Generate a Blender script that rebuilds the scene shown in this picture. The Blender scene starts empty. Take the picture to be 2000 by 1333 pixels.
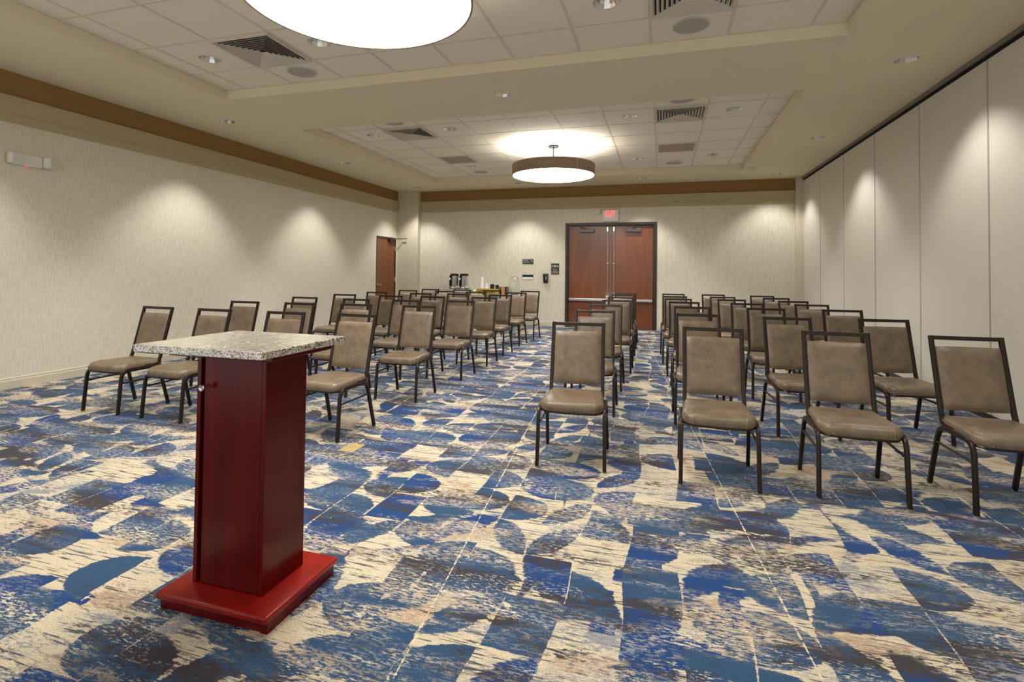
import bpy, bmesh, math, random
from mathutils import Vector, Matrix

# ---------------------------------------------------------------- camera, world, exposure
S = bpy.context.scene
C = S.collection
PI = math.pi
cam_d = bpy.data.cameras.new('camera')
cam = bpy.data.objects.new('camera', cam_d)
C.objects.link(cam)
S.camera = cam
cam_d.sensor_fit = 'HORIZONTAL'
cam_d.sensor_width = 36.0
cam_d.lens = 18.413
cam_d.shift_x = 0.00765
cam_d.shift_y = -0.07927
cam_d.clip_start = 0.05
_r = Vector((0.95741792, 0.28851022, 0.01061988))
_u = Vector((-0.00346809, -0.02528854, 0.99967418))
_f = Vector((-0.28868477, 0.9571428, 0.02321112))
cam.matrix_world = Matrix(((_r.x, _u.x, -_f.x, 0.0), (_r.y, _u.y, -_f.y, 0.0), (_r.z, _u.z, -_f.z, 1.2603), (0, 0, 0, 1)))

w = bpy.data.worlds.new('world')
S.world = w
w.use_nodes = True
w.node_tree.nodes['Background'].inputs[0].default_value = (1.0, 0.97, 0.92, 1)
w.node_tree.nodes['Background'].inputs[1].default_value = 0.5  # neutral fill through the open side, added to brighten walls and ceiling
S.view_settings.view_transform = 'Standard'
S.view_settings.look = 'None'
S.view_settings.gamma = 1.0
S.view_settings.use_curve_mapping = False
S.view_settings.exposure = 1.05

SPOT_WALL = 66.0      # recessed lamps along the walls
SPOT_TRAY = 50.0      # recessed lamps in the tile trays
DISC = 11.0            # glowing underside of the drum pendants
DISC_UP = 1.9        # glow out of the open top of the far pendant
LAMP_COL = (1.0, 0.965, 0.91)

# room measures (metres)
XL, XR, YB, YF = -6.453, 2.770, 12.123, -0.95
ZC, ZT = 3.277, 3.393
TX0, TX1 = -4.986, 1.483
T1 = (0.38, 4.980)
T2 = (6.35, 10.95)
TILE = 0.6572
GX = -5.363

# ---------------------------------------------------------------- helpers
def sr(r, g, b):
    def c(v):
        v /= 255.0
        return v / 12.92 if v <= 0.04045 else ((v + 0.055) / 1.055) ** 2.4
    return (c(r), c(g), c(b), 1.0)

class NT:
    def __init__(s, name):
        s.m = bpy.data.materials.new(name)
        s.m.use_nodes = True
        s.t = s.m.node_tree
        s.b = s.t.nodes['Principled BSDF']
        s.out = s.t.nodes['Material Output']
    def n(s, typ, **kw):
        nd = s.t.nodes.new(typ)
        for k, v in kw.items():
            setattr(nd, k, v)
        return nd
    def put(s, sock, v):
        if isinstance(v, bpy.types.NodeSocket):
            s.t.links.new(v, sock)
        else:
            sock.default_value = v
    def math(s, op, a, b=0.0, c=0.0, clamp=False):
        nd = s.n('ShaderNodeMath', operation=op, use_clamp=clamp)
        s.put(nd.inputs[0], a); s.put(nd.inputs[1], b)
        if op in ('MULTIPLY_ADD', 'WRAP', 'SMOOTH_MIN', 'SMOOTH_MAX'):
            s.put(nd.inputs[2], c)
        return nd.outputs[0]
    def mix(s, f, a, b, mode='MIX'):
        nd = s.n('ShaderNodeMix', data_type='RGBA', blend_type=mode)
        s.put(nd.inputs[0], f); s.put(nd.inputs[6], a); s.put(nd.inputs[7], b)
        return nd.outputs[2]
    def fmix(s, f, a, b):
        nd = s.n('ShaderNodeMix', data_type='FLOAT')
        s.put(nd.inputs[0], f); s.put(nd.inputs[2], a); s.put(nd.inputs[3], b)
        return nd.outputs[0]
    def coord(s, which='Object'):
        return s.n('ShaderNodeTexCoord').outputs[which]
    def mapping(s, vec, scale=(1, 1, 1), loc=(0, 0, 0), rot=(0, 0, 0)):
        nd = s.n('ShaderNodeMapping')
        s.put(nd.inputs['Vector'], vec)
        nd.inputs['Scale'].default_value = scale
        nd.inputs['Location'].default_value = loc
        nd.inputs['Rotation'].default_value = rot
        return nd.outputs[0]
    def noise(s, vec, scale=5.0, detail=2.0, rough=0.5, col=False):
        nd = s.n('ShaderNodeTexNoise')
        s.put(nd.inputs['Vector'], vec)
        nd.inputs['Scale'].default_value = scale
        nd.inputs['Detail'].default_value = detail
        nd.inputs['Roughness'].default_value = rough
        return nd.outputs['Color' if col else 'Fac']
    def step(s, v, lo, hi):
        nd = s.n('ShaderNodeMapRange', clamp=True)
        s.put(nd.inputs[0], v); nd.inputs[1].default_value = lo; nd.inputs[2].default_value = hi
        return nd.outputs[0]
    def bump(s, h, strength=0.2, dist=0.01):
        nd = s.n('ShaderNodeBump')
        nd.inputs['Strength'].default_value = strength
        nd.inputs['Distance'].default_value = dist
        s.put(nd.inputs['Height'], h)
        s.t.links.new(nd.outputs[0], s.b.inputs['Normal'])
    def base(s, col, rough=0.5, metal=0.0, spec=0.5, coat=0.0):
        s.put(s.b.inputs['Base Color'], col); s.put(s.b.inputs['Roughness'], rough)
        s.put(s.b.inputs['Metallic'], metal); s.b.inputs['Specular IOR Level'].default_value = spec
        s.b.inputs['Coat Weight'].default_value = coat
        s.b.inputs['Coat Roughness'].default_value = 0.12

def plain(name, rgb, rough=0.5, metal=0.0, var=0.06, scale=20.0, spec=0.5, coat=0.0, bump=0.0):
    """a colour with slight procedural variation"""
    m = NT(name)
    c = sr(*rgb)
    nz = m.noise(m.coord(), scale, 3.0)
    lo = tuple(max(0, x * (1 - var)) for x in c[:3]) + (1,)
    hi = tuple(min(1, x * (1 + var)) for x in c[:3]) + (1,)
    m.base(m.mix(nz, lo, hi), rough, metal, spec, coat)
    if bump:
        m.bump(m.noise(m.coord(), scale * 8, 2.0), bump, 0.002)
    return m.m

def emit(name, rgb, strength, base=(220, 220, 220)):
    m = NT(name)
    m.base(sr(*base), 0.5)
    m.b.inputs['Emission Color'].default_value = sr(*rgb)
    m.b.inputs['Emission Strength'].default_value = strength
    return m.m

M = {}
M['paint_ceiling'] = plain('paint_ceiling', (229, 219, 190), 0.9, spec=0.2, var=0.02, scale=3)
M['paint_brown'] = plain('paint_brown', (152, 120, 74), 0.85, spec=0.2, var=0.03, scale=3)
M['paint_trim'] = plain('paint_trim', (184, 171, 136), 0.6, spec=0.3, var=0.02, scale=3)
M['paint_base'] = plain('paint_base', (205, 196, 176), 0.55, spec=0.3, var=0.02, scale=3)
M['paint_column'] = plain('paint_column', (212, 205, 184), 0.85, spec=0.2, var=0.02, scale=3)
M['grid_white'] = plain('grid_white', (218, 209, 193), 0.6, var=0.02)
M['bronze'] = plain('bronze', (42, 33, 27), 0.32, metal=0.45, var=0.15, scale=40)
M['glide'] = plain('glide', (150, 148, 146), 0.45)
M['chrome'] = plain('chrome', (210, 208, 204), 0.16, metal=1.0, var=0.05)
M['steel'] = plain('steel', (205, 205, 208), 0.28, metal=0.85, var=0.05)
M['black_plastic'] = plain('black_plastic', (26, 25, 26), 0.35, var=0.1)
M['dark_gap'] = plain('dark_gap', (10, 8, 8), 0.9, var=0.1)
M['door_frame'] = plain('door_frame', (58, 46, 42), 0.42, metal=0.2, var=0.08)
M['closer_grey'] = plain('closer_grey', (92, 86, 88), 0.4, metal=0.4, var=0.08)
M['white_plastic'] = plain('white_plastic', (226, 222, 214), 0.45, var=0.02)
M['head_grey'] = plain('head_grey', (214, 211, 205), 0.35, var=0.15, scale=160)
M['white_paper'] = plain('white_paper', (238, 238, 238), 0.6, var=0.03, scale=60)
M['dark_cup'] = plain('dark_cup', (34, 36, 48), 0.4, var=0.2, scale=60)
M['gold_card'] = plain('gold_card', (176, 146, 48), 0.5, var=0.08)
M['sign_black'] = plain('sign_black', (48, 49, 48), 0.5, var=0.06)
M['sign_light'] = plain('sign_light', (222, 222, 218), 0.5, var=0.03)
M['vent_dark'] = plain('vent_dark', (24, 25, 32), 0.8, var=0.2)
M['vent_metal'] = plain('vent_metal', (212, 203, 188), 0.5, var=0.03)
M['return_grille'] = plain('return_grille', (170, 150, 132), 0.7, var=0.25, scale=260)
M['speaker_grey'] = plain('speaker_grey', (176, 174, 168), 0.7, var=0.2, scale=300)
M['brass'] = plain('brass', (196, 174, 118), 0.4, metal=0.3, var=0.15)
M['track_dark'] = plain('track_dark', (66, 62, 58), 0.5, metal=0.3, var=0.1)
M['strip_light'] = plain('strip_light', (186, 180, 170), 0.5, var=0.03)
M['seal'] = plain('seal', (128, 122, 114), 0.6, var=0.05)
M['orange_wood'] = plain('orange_wood', (196, 140, 84), 0.5, var=0.15, scale=60)
M['table_top'] = plain('table_top', (188, 178, 170), 0.5, var=0.05)
M['bag_plastic'] = plain('bag_plastic', (222, 224, 226), 0.25, var=0.05)
M['piping'] = plain('piping', (134, 121, 101), 0.5, var=0.05)
M['reflector'] = plain('reflector', (225, 222, 215), 0.22, metal=1.0, var=0.5, scale=120)
M['lamp'] = emit('lamp', (255, 240, 215), 4.0)
M['disc_glow'] = emit('disc_glow', (255, 250, 240), DISC)
M['disc_up'] = emit('disc_up', (255, 250, 238), DISC_UP)
M['exit_red'] = emit('exit_red', (255, 84, 92), 1.0, (200, 40, 40))
M['red_led'] = emit('red_led', (255, 30, 15), 3.0, (200, 40, 40))

def mat_vinyl():
    m = NT('vinyl')
    oi = m.n('ShaderNodeObjectInfo').outputs['Random']
    co = m.coord()
    off = m.n('ShaderNodeCombineXYZ'); m.put(off.inputs[0], m.math('MULTIPLY', oi, 37.0)); m.put(off.inputs[1], m.math('MULTIPLY', oi, 11.0))
    v = m.n('ShaderNodeVectorMath', operation='ADD'); m.put(v.inputs[0], co); m.put(v.inputs[1], off.outputs[0])
    a = m.noise(v.outputs[0], 13.0, 7.0, 0.7)
    f = m.step(a, 0.3, 0.72)
    col = m.mix(f, sr(92, 78, 62), sr(128, 111, 90))
    m.base(col, m.math('MULTIPLY_ADD', a, 0.2, 0.30), 0.0, 0.5)
    m.bump(m.noise(v.outputs[0], 160.0, 3.0, 0.6), 0.12, 0.001)
    return m.m
M['vinyl'] = mat_vinyl()

def mat_wallpaper(name, a, b, vert=1.0):
    m = NT(name)
    co = m.coord()
    # threads: long vertical and long horizontal strokes
    v = m.noise(m.mapping(co, (150, 150, 7)), 1.0, 3.0, 0.6)
    h = m.noise(m.mapping(co, (9, 9, 170)), 1.0, 3.0, 0.6)
    t = m.math('ADD', m.math('MULTIPLY', v, 0.6), m.math('MULTIPLY', h, 0.4))
    f = m.step(t, 0.36, 0.64)
    m.base(m.mix(f, sr(*a), sr(*b)), 0.75, 0.0, 0.25)
    m.bump(t, 0.15 * vert, 0.002)
    return m.m
M['wallpaper'] = mat_wallpaper('wallpaper', (202, 195, 175), (233, 228, 212))
M['panel_fabric'] = mat_wallpaper('panel_fabric', (218, 212, 201), (224, 218, 208), 0.4)

def mat_tile():
    m = NT('ceiling_tile')
    co = m.coord()
    n1 = m.noise(co, 90.0, 4.0, 0.7)
    n2 = m.noise(co, 260.0, 2.0, 0.6)
    pits = m.step(n1, 0.60, 0.70)
    col = m.mix(pits, sr(240, 233, 219), sr(218, 209, 193))
    m.base(col, 0.9, 0.0, 0.15)
    m.bump(m.math('ADD', n1, n2), 0.25, 0.003)
    return m.m
M['ceiling_tile'] = mat_tile()

def mat_wood(name, a, b, c, rough, coat, zs=1.2, xs=16.0, spec=0.5):
    m = NT(name)
    co = m.coord()
    v = m.mapping(co, (xs, xs, zs))
    dis = m.noise(v, 1.0, 3.0, 0.6)
    ring = m.noise(m.mapping(co, (xs * 5, xs * 5, zs * 2)), 1.0, 4.0, 0.6)
    f1 = m.step(dis, 0.3, 0.7)
    col = m.mix(f1, sr(*a), sr(*b))
    col = m.mix(m.math('MULTIPLY', m.step(ring, 0.45, 0.75), 0.5), col, sr(*c))
    m.base(col, rough, 0.0, spec, coat)
    m.bump(ring, 0.04, 0.002)
    return m.m
M['mahogany'] = mat_wood('mahogany', (74, 3, 1), (98, 6, 3), (50, 2, 1), 0.22, 0.0, spec=0.28)
M['mahogany_flat'] = mat_wood('mahogany_flat', (122, 12, 6), (150, 22, 12), (88, 8, 5), 0.32, 0.08, 16.0, 1.6, 0.3)
M['door_wood'] = mat_wood('door_wood', (112, 62, 33), (136, 77, 42), (94, 49, 26), 0.32, 0.2, 0.9, 7.0)
M['side_door_wood'] = mat_wood('side_door_wood', (112, 62, 34), (134, 78, 44), (92, 48, 26), 0.38, 0.1, 0.9, 9.0)
M['drum_wood'] = mat_wood('drum_wood', (126, 104, 84), (152, 128, 106), (104, 82, 64), 0.5, 0.0, 22.0, 1.2)

def mat_granite():
    m = NT('granite')
    co = m.coord()
    vo = m.n('ShaderNodeTexVoronoi'); m.put(vo.inputs['Vector'], m.mapping(co, (1.0, 1.0, 1.0)))
    vo.inputs['Scale'].default_value = 240.0
    wn = m.n('ShaderNodeSeparateColor'); m.put(wn.inputs[0], vo.outputs['Color'])
    big = m.noise(co, 38.0, 4.0, 0.7)
    base = m.mix(m.step(big, 0.4, 0.62), sr(196, 186, 164), sr(246, 243, 236))
    dark = m.math('GREATER_THAN', m.math('ADD', wn.outputs[0], m.math('MULTIPLY', m.noise(co, 75.0, 3.0), 0.9)), 1.20)
    blk = m.math('GREATER_THAN', m.math('ADD', wn.outputs[1], m.math('MULTIPLY', m.noise(co, 95.0, 3.0), 0.8)), 1.24)
    c = m.mix(dark, base, sr(128, 114, 94))
    c = m.mix(blk, c, sr(40, 35, 32))
    m.base(c, 0.22, 0.0, 1.0, 1.0)
    return m.m
M['granite'] = mat_granite()

def mat_drum_glass():
    m = NT('clear_plastic')
    m.b.inputs['Base Color'].default_value = (0.96, 0.98, 0.98, 1)
    m.b.inputs['Roughness'].default_value = 0.06
    m.b.inputs['Transmission Weight'].default_value = 1.0
    m.b.inputs['IOR'].default_value = 1.35
    nz = m.noise(m.coord(), 14.0, 2.0)
    m.bump(nz, 0.2, 0.01)
    return m.m
M['clear_plastic'] = mat_drum_glass()

def mat_carpet():
    m = NT('carpet')
    co = m.coord()
    sx = m.n('ShaderNodeSeparateXYZ'); m.put(sx.inputs[0], co)
    PX, PY = sx.outputs[0], sx.outputs[1]
    # frayed yarn edges: noise drawn out along x
    fray = m.noise(m.mapping(co, (20, 75, 1)), 1.0, 4.0, 0.7)
    fray2 = m.noise(m.mapping(co, (6, 34, 1), (3.1, 7.7, 0)), 1.0, 3.0, 0.6)
    frayc = m.math('SUBTRACT', m.math('MULTIPLY_ADD', fray2, 0.5, m.math('MULTIPLY', fray, 0.5)), 0.5)
    bend = m.noise(m.mapping(co, (1.6, 1.6, 1)), 1.0, 1.0, 0.5)
    def layer(cw, ch, ox, oy, seed, lims, amp):
        X = m.math('ADD', m.math('MULTIPLY', PX, 1 / cw), m.math('MULTIPLY_ADD', bend, 0.5, ox))
        i = m.math('FLOOR', X)
        wn0 = m.n('ShaderNodeTexWhiteNoise', noise_dimensions='1D'); m.put(wn0.inputs['W'], m.math('ADD', i, seed))
        Y = m.math('ADD', m.math('MULTIPLY', PY, 1 / ch), m.math('MULTIPLY_ADD', wn0.outputs['Value'], 3.0, oy))
        j = m.math('FLOOR', Y)
        fx = m.math('FRACT', X); fy = m.math('FRACT', Y)
        cv = m.n('ShaderNodeCombineXYZ'); m.put(cv.inputs[0], i); m.put(cv.inputs[1], j); cv.inputs[2].default_value = seed
        wn = m.n('ShaderNodeTexWhiteNoise', noise_dimensions='3D'); m.put(wn.inputs['Vector'], cv.outputs[0])
        sc = m.n('ShaderNodeSeparateColor'); m.put(sc.inputs[0], wn.outputs['Color'])
        r1, r2, r3 = sc.outputs[0], sc.outputs[1], sc.outputs[2]
        r4 = m.math('FRACT', m.math('MULTIPLY', wn.outputs['Value'], 17.31))
        u = m.math('ABSOLUTE', m.math('SUBTRACT', m.math('GREATER_THAN', r1, 0.5), fx))
        v = m.math('ABSOLUTE', m.math('SUBTRACT', m.math('GREATER_THAN', r4, 0.5), fy))
        def quarter(a, b):
            return m.math('SUBTRACT', 1.0, m.math('ADD', m.math('POWER', a, 2.0), m.math('POWER', b, 2.0)))
        iu = m.math('SUBTRACT', 1.0, u); iv = m.math('SUBTRACT', 1.0, v)
        q = quarter(u, v)
        petal = m.math('MINIMUM', q, quarter(iu, iv))
        vc = m.math('ABSOLUTE', m.math('MULTIPLY_ADD', fy, 2.0, -1.0))
        dsh = quarter(u, vc)
        full = m.math('MULTIPLY', m.math('MINIMUM', m.math('MINIMUM', fx, m.math('SUBTRACT', 1.0, fx)), m.math('MINIMUM', fy, m.math('SUBTRACT', 1.0, fy))), 6.0)
        sh = m.fmix(m.math('GREATER_THAN', r2, lims[0]), dsh, petal)
        sh = m.fmix(m.math('GREATER_THAN', r2, lims[1]), sh, q)
        sh = m.fmix(m.math('GREATER_THAN', r2, lims[2]), sh, full)
        sh = m.fmix(m.math('GREATER_THAN', r2, lims[3]), sh, -1.0)
        # slim edge so neighbours stay apart along the stem lines
        edge = m.math('MINIMUM', m.math('MULTIPLY', fx, 12.0), m.math('MULTIPLY', m.math('SUBTRACT', 1.0, fx), 12.0))
        sh = m.math('MINIMUM', sh, m.math('SUBTRACT', edge, 0.12))
        mask = m.step(m.math('ADD', sh, m.math('MULTIPLY', frayc, amp)), -0.02, 0.03)
        return mask, r3, r4
    # ---- ground colours
    cream, cream2 = sr(214, 202, 176), sr(196, 182, 156)
    tan, grey = sr(172, 146, 122), sr(146, 147, 152)
    blue, royal, deep, char = sr(46, 78, 112), sr(24, 64, 120), sr(36, 52, 76), sr(60, 55, 60)
    fine = m.noise(m.mapping(co, (260, 260, 1)), 1.0, 2.0, 0.7)
    speck = m.noise(m.mapping(co, (26, 95, 1), (5, 2, 0)), 1.0, 4.0, 0.78)
    patch = m.noise(m.mapping(co, (1.4, 4.6, 1), (11, 4, 0)), 1.0, 3.0, 0.6)
    patch2 = m.noise(m.mapping(co, (1.1, 4.0, 1), (31, 14, 0)), 1.0, 3.0, 0.6)
    patch3 = m.noise(m.mapping(co, (1.5, 5.6, 1), (-9, 27, 0)), 1.0, 3.0, 0.6)
    def rag(p, lo, k=0.35, wdt=0.03):
        return m.step(m.math('ADD', p, m.math('MULTIPLY', m.math('SUBTRACT', speck, 0.5), k)), lo, lo + wdt)
    ground = m.mix(fine, cream2, cream)
    ground = m.mix(rag(patch, 0.52, 0.7), ground, tan)
    ground = m.mix(rag(patch2, 0.53, 0.9), ground, grey)
    # thin dark yarns through the cream
    yarn = m.noise(m.mapping(co, (5.5, 75, 1), (2, 9, 0)), 1.0, 2.5, 0.6)
    ym = m.math('MULTIPLY', m.step(yarn, 0.595, 0.62), 0.85)
    ground = m.mix(ym, ground, m.mix(m.step(patch3, 0.45, 0.55), deep, char))
    # ---- blue shapes
    def shape_col(r3):
        c = m.mix(m.math('GREATER_THAN', r3, 0.70), blue, royal)
        c = m.mix(rag(patch3, 0.53, 0.9), c, char)
        c = m.mix(m.math('MULTIPLY', m.step(m.noise(m.mapping(co, (120, 200, 1)), 1.0, 2.0), 0.45, 0.7), 0.35), c, deep)
        return c
    mA, r3A, r4A = layer(0.38, 0.26, 0.2, 0.1, 3.0, (0.22, 0.40, 0.50, 0.66), 1.7)
    mB, r3B, r4B = layer(0.22, 0.30, 0.4, 0.6, 9.0, (0.38, 0.58, 0.66, 0.78), 0.8)
    # some of the small shapes are cream instead, laid over the large ones
    mC, r3C, r4C = layer(0.27, 0.34, 0.7, 0.3, 21.0, (0.30, 0.50, 0.56, 0.56), 0.8)
    col = m.mix(mA, ground, shape_col(r3A))
    creamy = m.mix(m.math('MULTIPLY', m.step(yarn, 0.56, 0.59), 0.9), m.mix(fine, cream2, cream), deep)
    col = m.mix(mC, col, creamy)
    col = m.mix(mB, col, shape_col(r3B))
    # worn, broken-up passages
    worn = m.math('MULTIPLY', m.step(patch2, 0.46, 0.58), m.step(speck, 0.51, 0.54))
    col = m.mix(worn, col, m.mix(m.math('GREATER_THAN', patch, 0.5), grey, cream))
    worn2 = m.math('MULTIPLY', m.step(patch3, 0.53, 0.62), m.step(fray, 0.50, 0.54))
    col = m.mix(worn2, col, char)
    worn3 = m.math('MULTIPLY', m.step(patch, 0.56, 0.64), m.step(speck, 0.47, 0.51))
    col = m.mix(worn3, col, m.mix(fine, tan, cream))
    dots = m.noise(m.mapping(co, (40, 130, 1), (3, 8, 0)), 1.0, 2.0, 0.6)
    gate = m.step(m.noise(m.mapping(co, (2.0, 6.0, 1), (-19, 3, 0)), 1.0, 3.0, 0.6), 0.54, 0.62)
    col = m.mix(m.math('MULTIPLY', m.step(dots, 0.56, 0.59), gate), col, m.mix(m.step(fray, 0.45, 0.5), cream, grey))
    # thin stem lines running down the room
    stem = m.math('ABSOLUTE', m.math('SUBTRACT', m.math('FRACT', m.math('ADD', m.math('MULTIPLY', PX, 1 / 1.31), m.math('MULTIPLY', PY, 0.07))), 0.5))
    sm = m.math('LESS_THAN', m.math('ADD', stem, m.math('MULTIPLY', frayc, 0.03)), 0.0015)
    col = m.mix(sm, col, cream)
    # yarn tuft grain
    tuft = m.step(m.noise(m.mapping(co, (150, 190, 1)), 1.0, 2.0, 0.7), 0.3, 0.7)
    g = m.math('MULTIPLY_ADD', tuft, 0.5, 0.68)
    gc = m.n('ShaderNodeCombineColor')
    for k in range(3): m.put(gc.inputs[k], g)
    col = m.mix(1.0, col, gc.outputs[0], 'MULTIPLY')
    m.base(col, 0.95, 0.0, 0.1)
    m.b.inputs['Sheen Weight'].default_value = 0.1
    m.bump(m.noise(m.mapping(co, (170, 170, 1)), 1.0, 3.0, 0.7), 0.5, 0.006)
    return m.m
M['carpet'] = mat_carpet()

# ---- mesh builders
def new():
    return bmesh.new()

def box(bm, x0, x1, y0, y1, z0, z1):
    vs = [bm.verts.new(p) for p in ((x0, y0, z0), (x1, y0, z0), (x1, y1, z0), (x0, y1, z0), (x0, y0, z1), (x1, y0, z1), (x1, y1, z1), (x0, y1, z1))]
    for f in ((0, 3, 2, 1), (4, 5, 6, 7), (0, 1, 5, 4), (1, 2, 6, 5), (2, 3, 7, 6), (3, 0, 4, 7)):
        bm.faces.new([vs[i] for i in f])
    return bm

def bevel(bm, w, seg=2):
    bmesh.ops.bevel(bm, geom=list(bm.edges), offset=w, segments=seg, profile=0.5, affect='EDGES')
    return bm

def cyl(bm, c, r, z0, z1, n=32, r2=None, cap=True):
    r2 = r if r2 is None else r2
    a = [bm.verts.new((c[0] + r * math.cos(2 * PI * k / n), c[1] + r * math.sin(2 * PI * k / n), z0)) for k in range(n)]
    b = [bm.verts.new((c[0] + r2 * math.cos(2 * PI * k / n), c[1] + r2 * math.sin(2 * PI * k / n), z1)) for k in range(n)]
    for k in range(n):
        bm.faces.new((a[k], a[(k + 1) % n], b[(k + 1) % n], b[k]))
    if cap:
        bm.faces.new(list(reversed(a))); bm.faces.new(b)
    return bm

def lathe(bm, prof, c=(0, 0), n=40, closed=False):
    """revolve (r, z) points about a vertical axis"""
    rings = []
    for r, z in prof:
        if r < 1e-6:
            rings.append([bm.verts.new((c[0], c[1], z))])
        else:
            rings.append([bm.verts.new((c[0] + r * math.cos(2 * PI * k / n), c[1] + r * math.sin(2 * PI * k / n), z)) for k in range(n)])
    seq = list(zip(rings, rings[1:]))
    if closed:
        seq.append((rings[-1], rings[0]))
    for a, b in seq:
        if len(a) == 1 and len(b) == 1: continue
        for k in range(n):
            l = (k + 1) % n
            if len(a) == 1: bm.faces.new((a[0], b[l], b[k]))
            elif len(b) == 1: bm.faces.new((a[k], a[l], b[0]))
            else: bm.faces.new((a[k], a[l], b[l], b[k]))
    return bm

def sweep(bm, pts, sec, up=(1, 0, 0), closed=False):
    """sweep section (a, b) list along pts; a along `up`, b along up x tangent"""
    pts = [Vector(p) for p in pts]
    up = Vector(up).normalized()
    n = len(pts); rings = []
    for i, p in enumerate(pts):
        if closed:
            t0 = (p - pts[i - 1]).normalized(); t1 = (pts[(i + 1) % n] - p).normalized()
        else:
            t0 = (p - pts[i - 1]).normalized() if i else (pts[1] - p).normalized()
            t1 = (pts[i + 1] - p).normalized() if i < n - 1 else t0
        t = (t0 + t1).normalized()
        side = t.cross(up)
        if side.length < 1e-5: side = t.cross(Vector((0, 0.3, 1)))
        side.normalize()
        u2 = side.cross(t).normalized()
        k = 1.0 / max(0.5, t.dot(t0))
        rings.append([bm.verts.new(p + u2 * a + side * b * k) for a, b in sec])
    m_ = len(sec)
    segs = list(zip(rings, rings[1:]))
    if closed: segs.append((rings[-1], rings[0]))
    for A, B in segs:
        for k in range(m_):
            bm.faces.new((A[k], A[(k + 1) % m_], B[(k + 1) % m_], B[k]))
    if not closed:
        bm.faces.new(list(reversed(rings[0]))); bm.faces.new(rings[-1])
    return bm

def rrect(w, h, r, n=3):
    out = []
    for cx, cy, a0 in ((w - r, h - r, 0), (-w + r, h - r, PI / 2), (-w + r, -h + r, PI), (w - r, -h + r, 1.5 * PI)):
        for k in range(n + 1):
            a = a0 + PI / 2 * k / n
            out.append((cx + r * math.cos(a), cy + r * math.sin(a)))
    return out

def circ(r, n=10):
    return [(r * math.cos(2 * PI * k / n), r * math.sin(2 * PI * k / n)) for k in range(n)]

def smooth_path(pts, r, n=5):
    """round the corners of a polyline"""
    pts = [Vector(p) for p in pts]
    out = [pts[0]]
    for i in range(1, len(pts) - 1):
        a, b, c = pts[i - 1], pts[i], pts[i + 1]
        d0 = min(r, (a - b).length * 0.49); d1 = min(r, (c - b).length * 0.49)
        p0 = b + (a - b).normalized() * d0; p1 = b + (c - b).normalized() * d1
        for k in range(n + 1):
            t = k / n
            out.append(p0 * (1 - t) ** 2 + b * 2 * t * (1 - t) + p1 * t * t)
    out.append(pts[-1])
    return out

def obj(name, bm, mat, parent=None, smooth=False, fixn=True, loc=None):
    if fixn:
        bmesh.ops.recalc_face_normals(bm, faces=list(bm.faces))
    me = bpy.data.meshes.new(name)
    bm.to_mesh(me); bm.free()
    mats = mat if isinstance(mat, (list, tuple)) else [mat]
    for x in mats: me.materials.append(M[x])
    if smooth:
        me.polygons.foreach_set('use_smooth', [True] * len(me.polygons))
        me.set_sharp_from_angle(angle=math.radians(42))
    o = bpy.data.objects.new(name, me)
    C.objects.link(o)
    if loc: o.location = loc
    if parent is not None: o.parent = parent
    return o

def tag(o, label, cat, group=None, kind=None):
    o['label'] = label; o['category'] = cat
    if group: o['group'] = group
    if kind: o['kind'] = kind
    return o

def thing(name, label, cat, loc=(0, 0, 0), rz=0.0, group=None):
    o = bpy.data.objects.new(name, None)
    C.objects.link(o)
    o.empty_display_size = 0.1
    o.location = loc; o.rotation_euler = (0, 0, rz)
    return tag(o, label, cat, group)

def struct(name, bm, mat, parent=None, smooth=False):
    o = obj(name, bm, mat, parent, smooth)
    if parent is None: o['kind'] = 'structure'
    return o

def copy_tree(o, parent=None):
    c = o.copy(); C.objects.link(c); c.parent = parent
    for ch in [x for x in KIDS.get(o.name, [])]:
        copy_tree(ch, c)
    return c
KIDS = {}
def index_kids():
    KIDS.clear()
    for o in bpy.data.objects:
        if o.parent: KIDS.setdefault(o.parent.name, []).append(o)

def text_mesh(name, s, size, mat, parent, loc, rot=(PI / 2, 0, 0), depth=0.0008, align='CENTER', sx=1.0, bold=0.0):
    cu = bpy.data.curves.new('lettering', 'FONT')
    cu.body = s; cu.size = size; cu.extrude = depth; cu.align_x = align; cu.align_y = 'CENTER'; cu.offset = bold
    tmp = bpy.data.objects.new('tmp', cu); C.objects.link(tmp)
    dg = bpy.context.evaluated_depsgraph_get()
    me = bpy.data.meshes.new_from_object(tmp.evaluated_get(dg))
    bpy.data.objects.remove(tmp)
    me.materials.clear(); me.materials.append(M[mat])
    o = bpy.data.objects.new(name, me); C.objects.link(o)
    o.parent = parent; o.location = loc; o.rotation_euler = rot; o.scale = (sx, 1, 1)
    return o

def cut(o, cutter_bm):
    """punch the recesses of the downlights into a ceiling slab"""
    me = bpy.data.meshes.new('cutter'); bmesh.ops.recalc_face_normals(cutter_bm, faces=list(cutter_bm.faces)); cutter_bm.to_mesh(me); cutter_bm.free()
    c = bpy.data.objects.new('cutter', me); C.objects.link(c)
    md = o.modifiers.new('b', 'BOOLEAN'); md.object = c; md.operation = 'DIFFERENCE'; md.solver = 'EXACT'
    dg = bpy.context.evaluated_depsgraph_get()
    nm = bpy.data.meshes.new_from_object(o.evaluated_get(dg))
    o.modifiers.clear()
    old = o.data; o.data = nm
    bpy.data.meshes.remove(old); bpy.data.objects.remove(c); bpy.data.meshes.remove(me)

# ---------------------------------------------------------------- room shell
struct('floor', box(new(), XL - 0.2, XR + 0.3, YF - 0.2, YB + 0.2, -0.1, 0.0), 'carpet')

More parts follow.
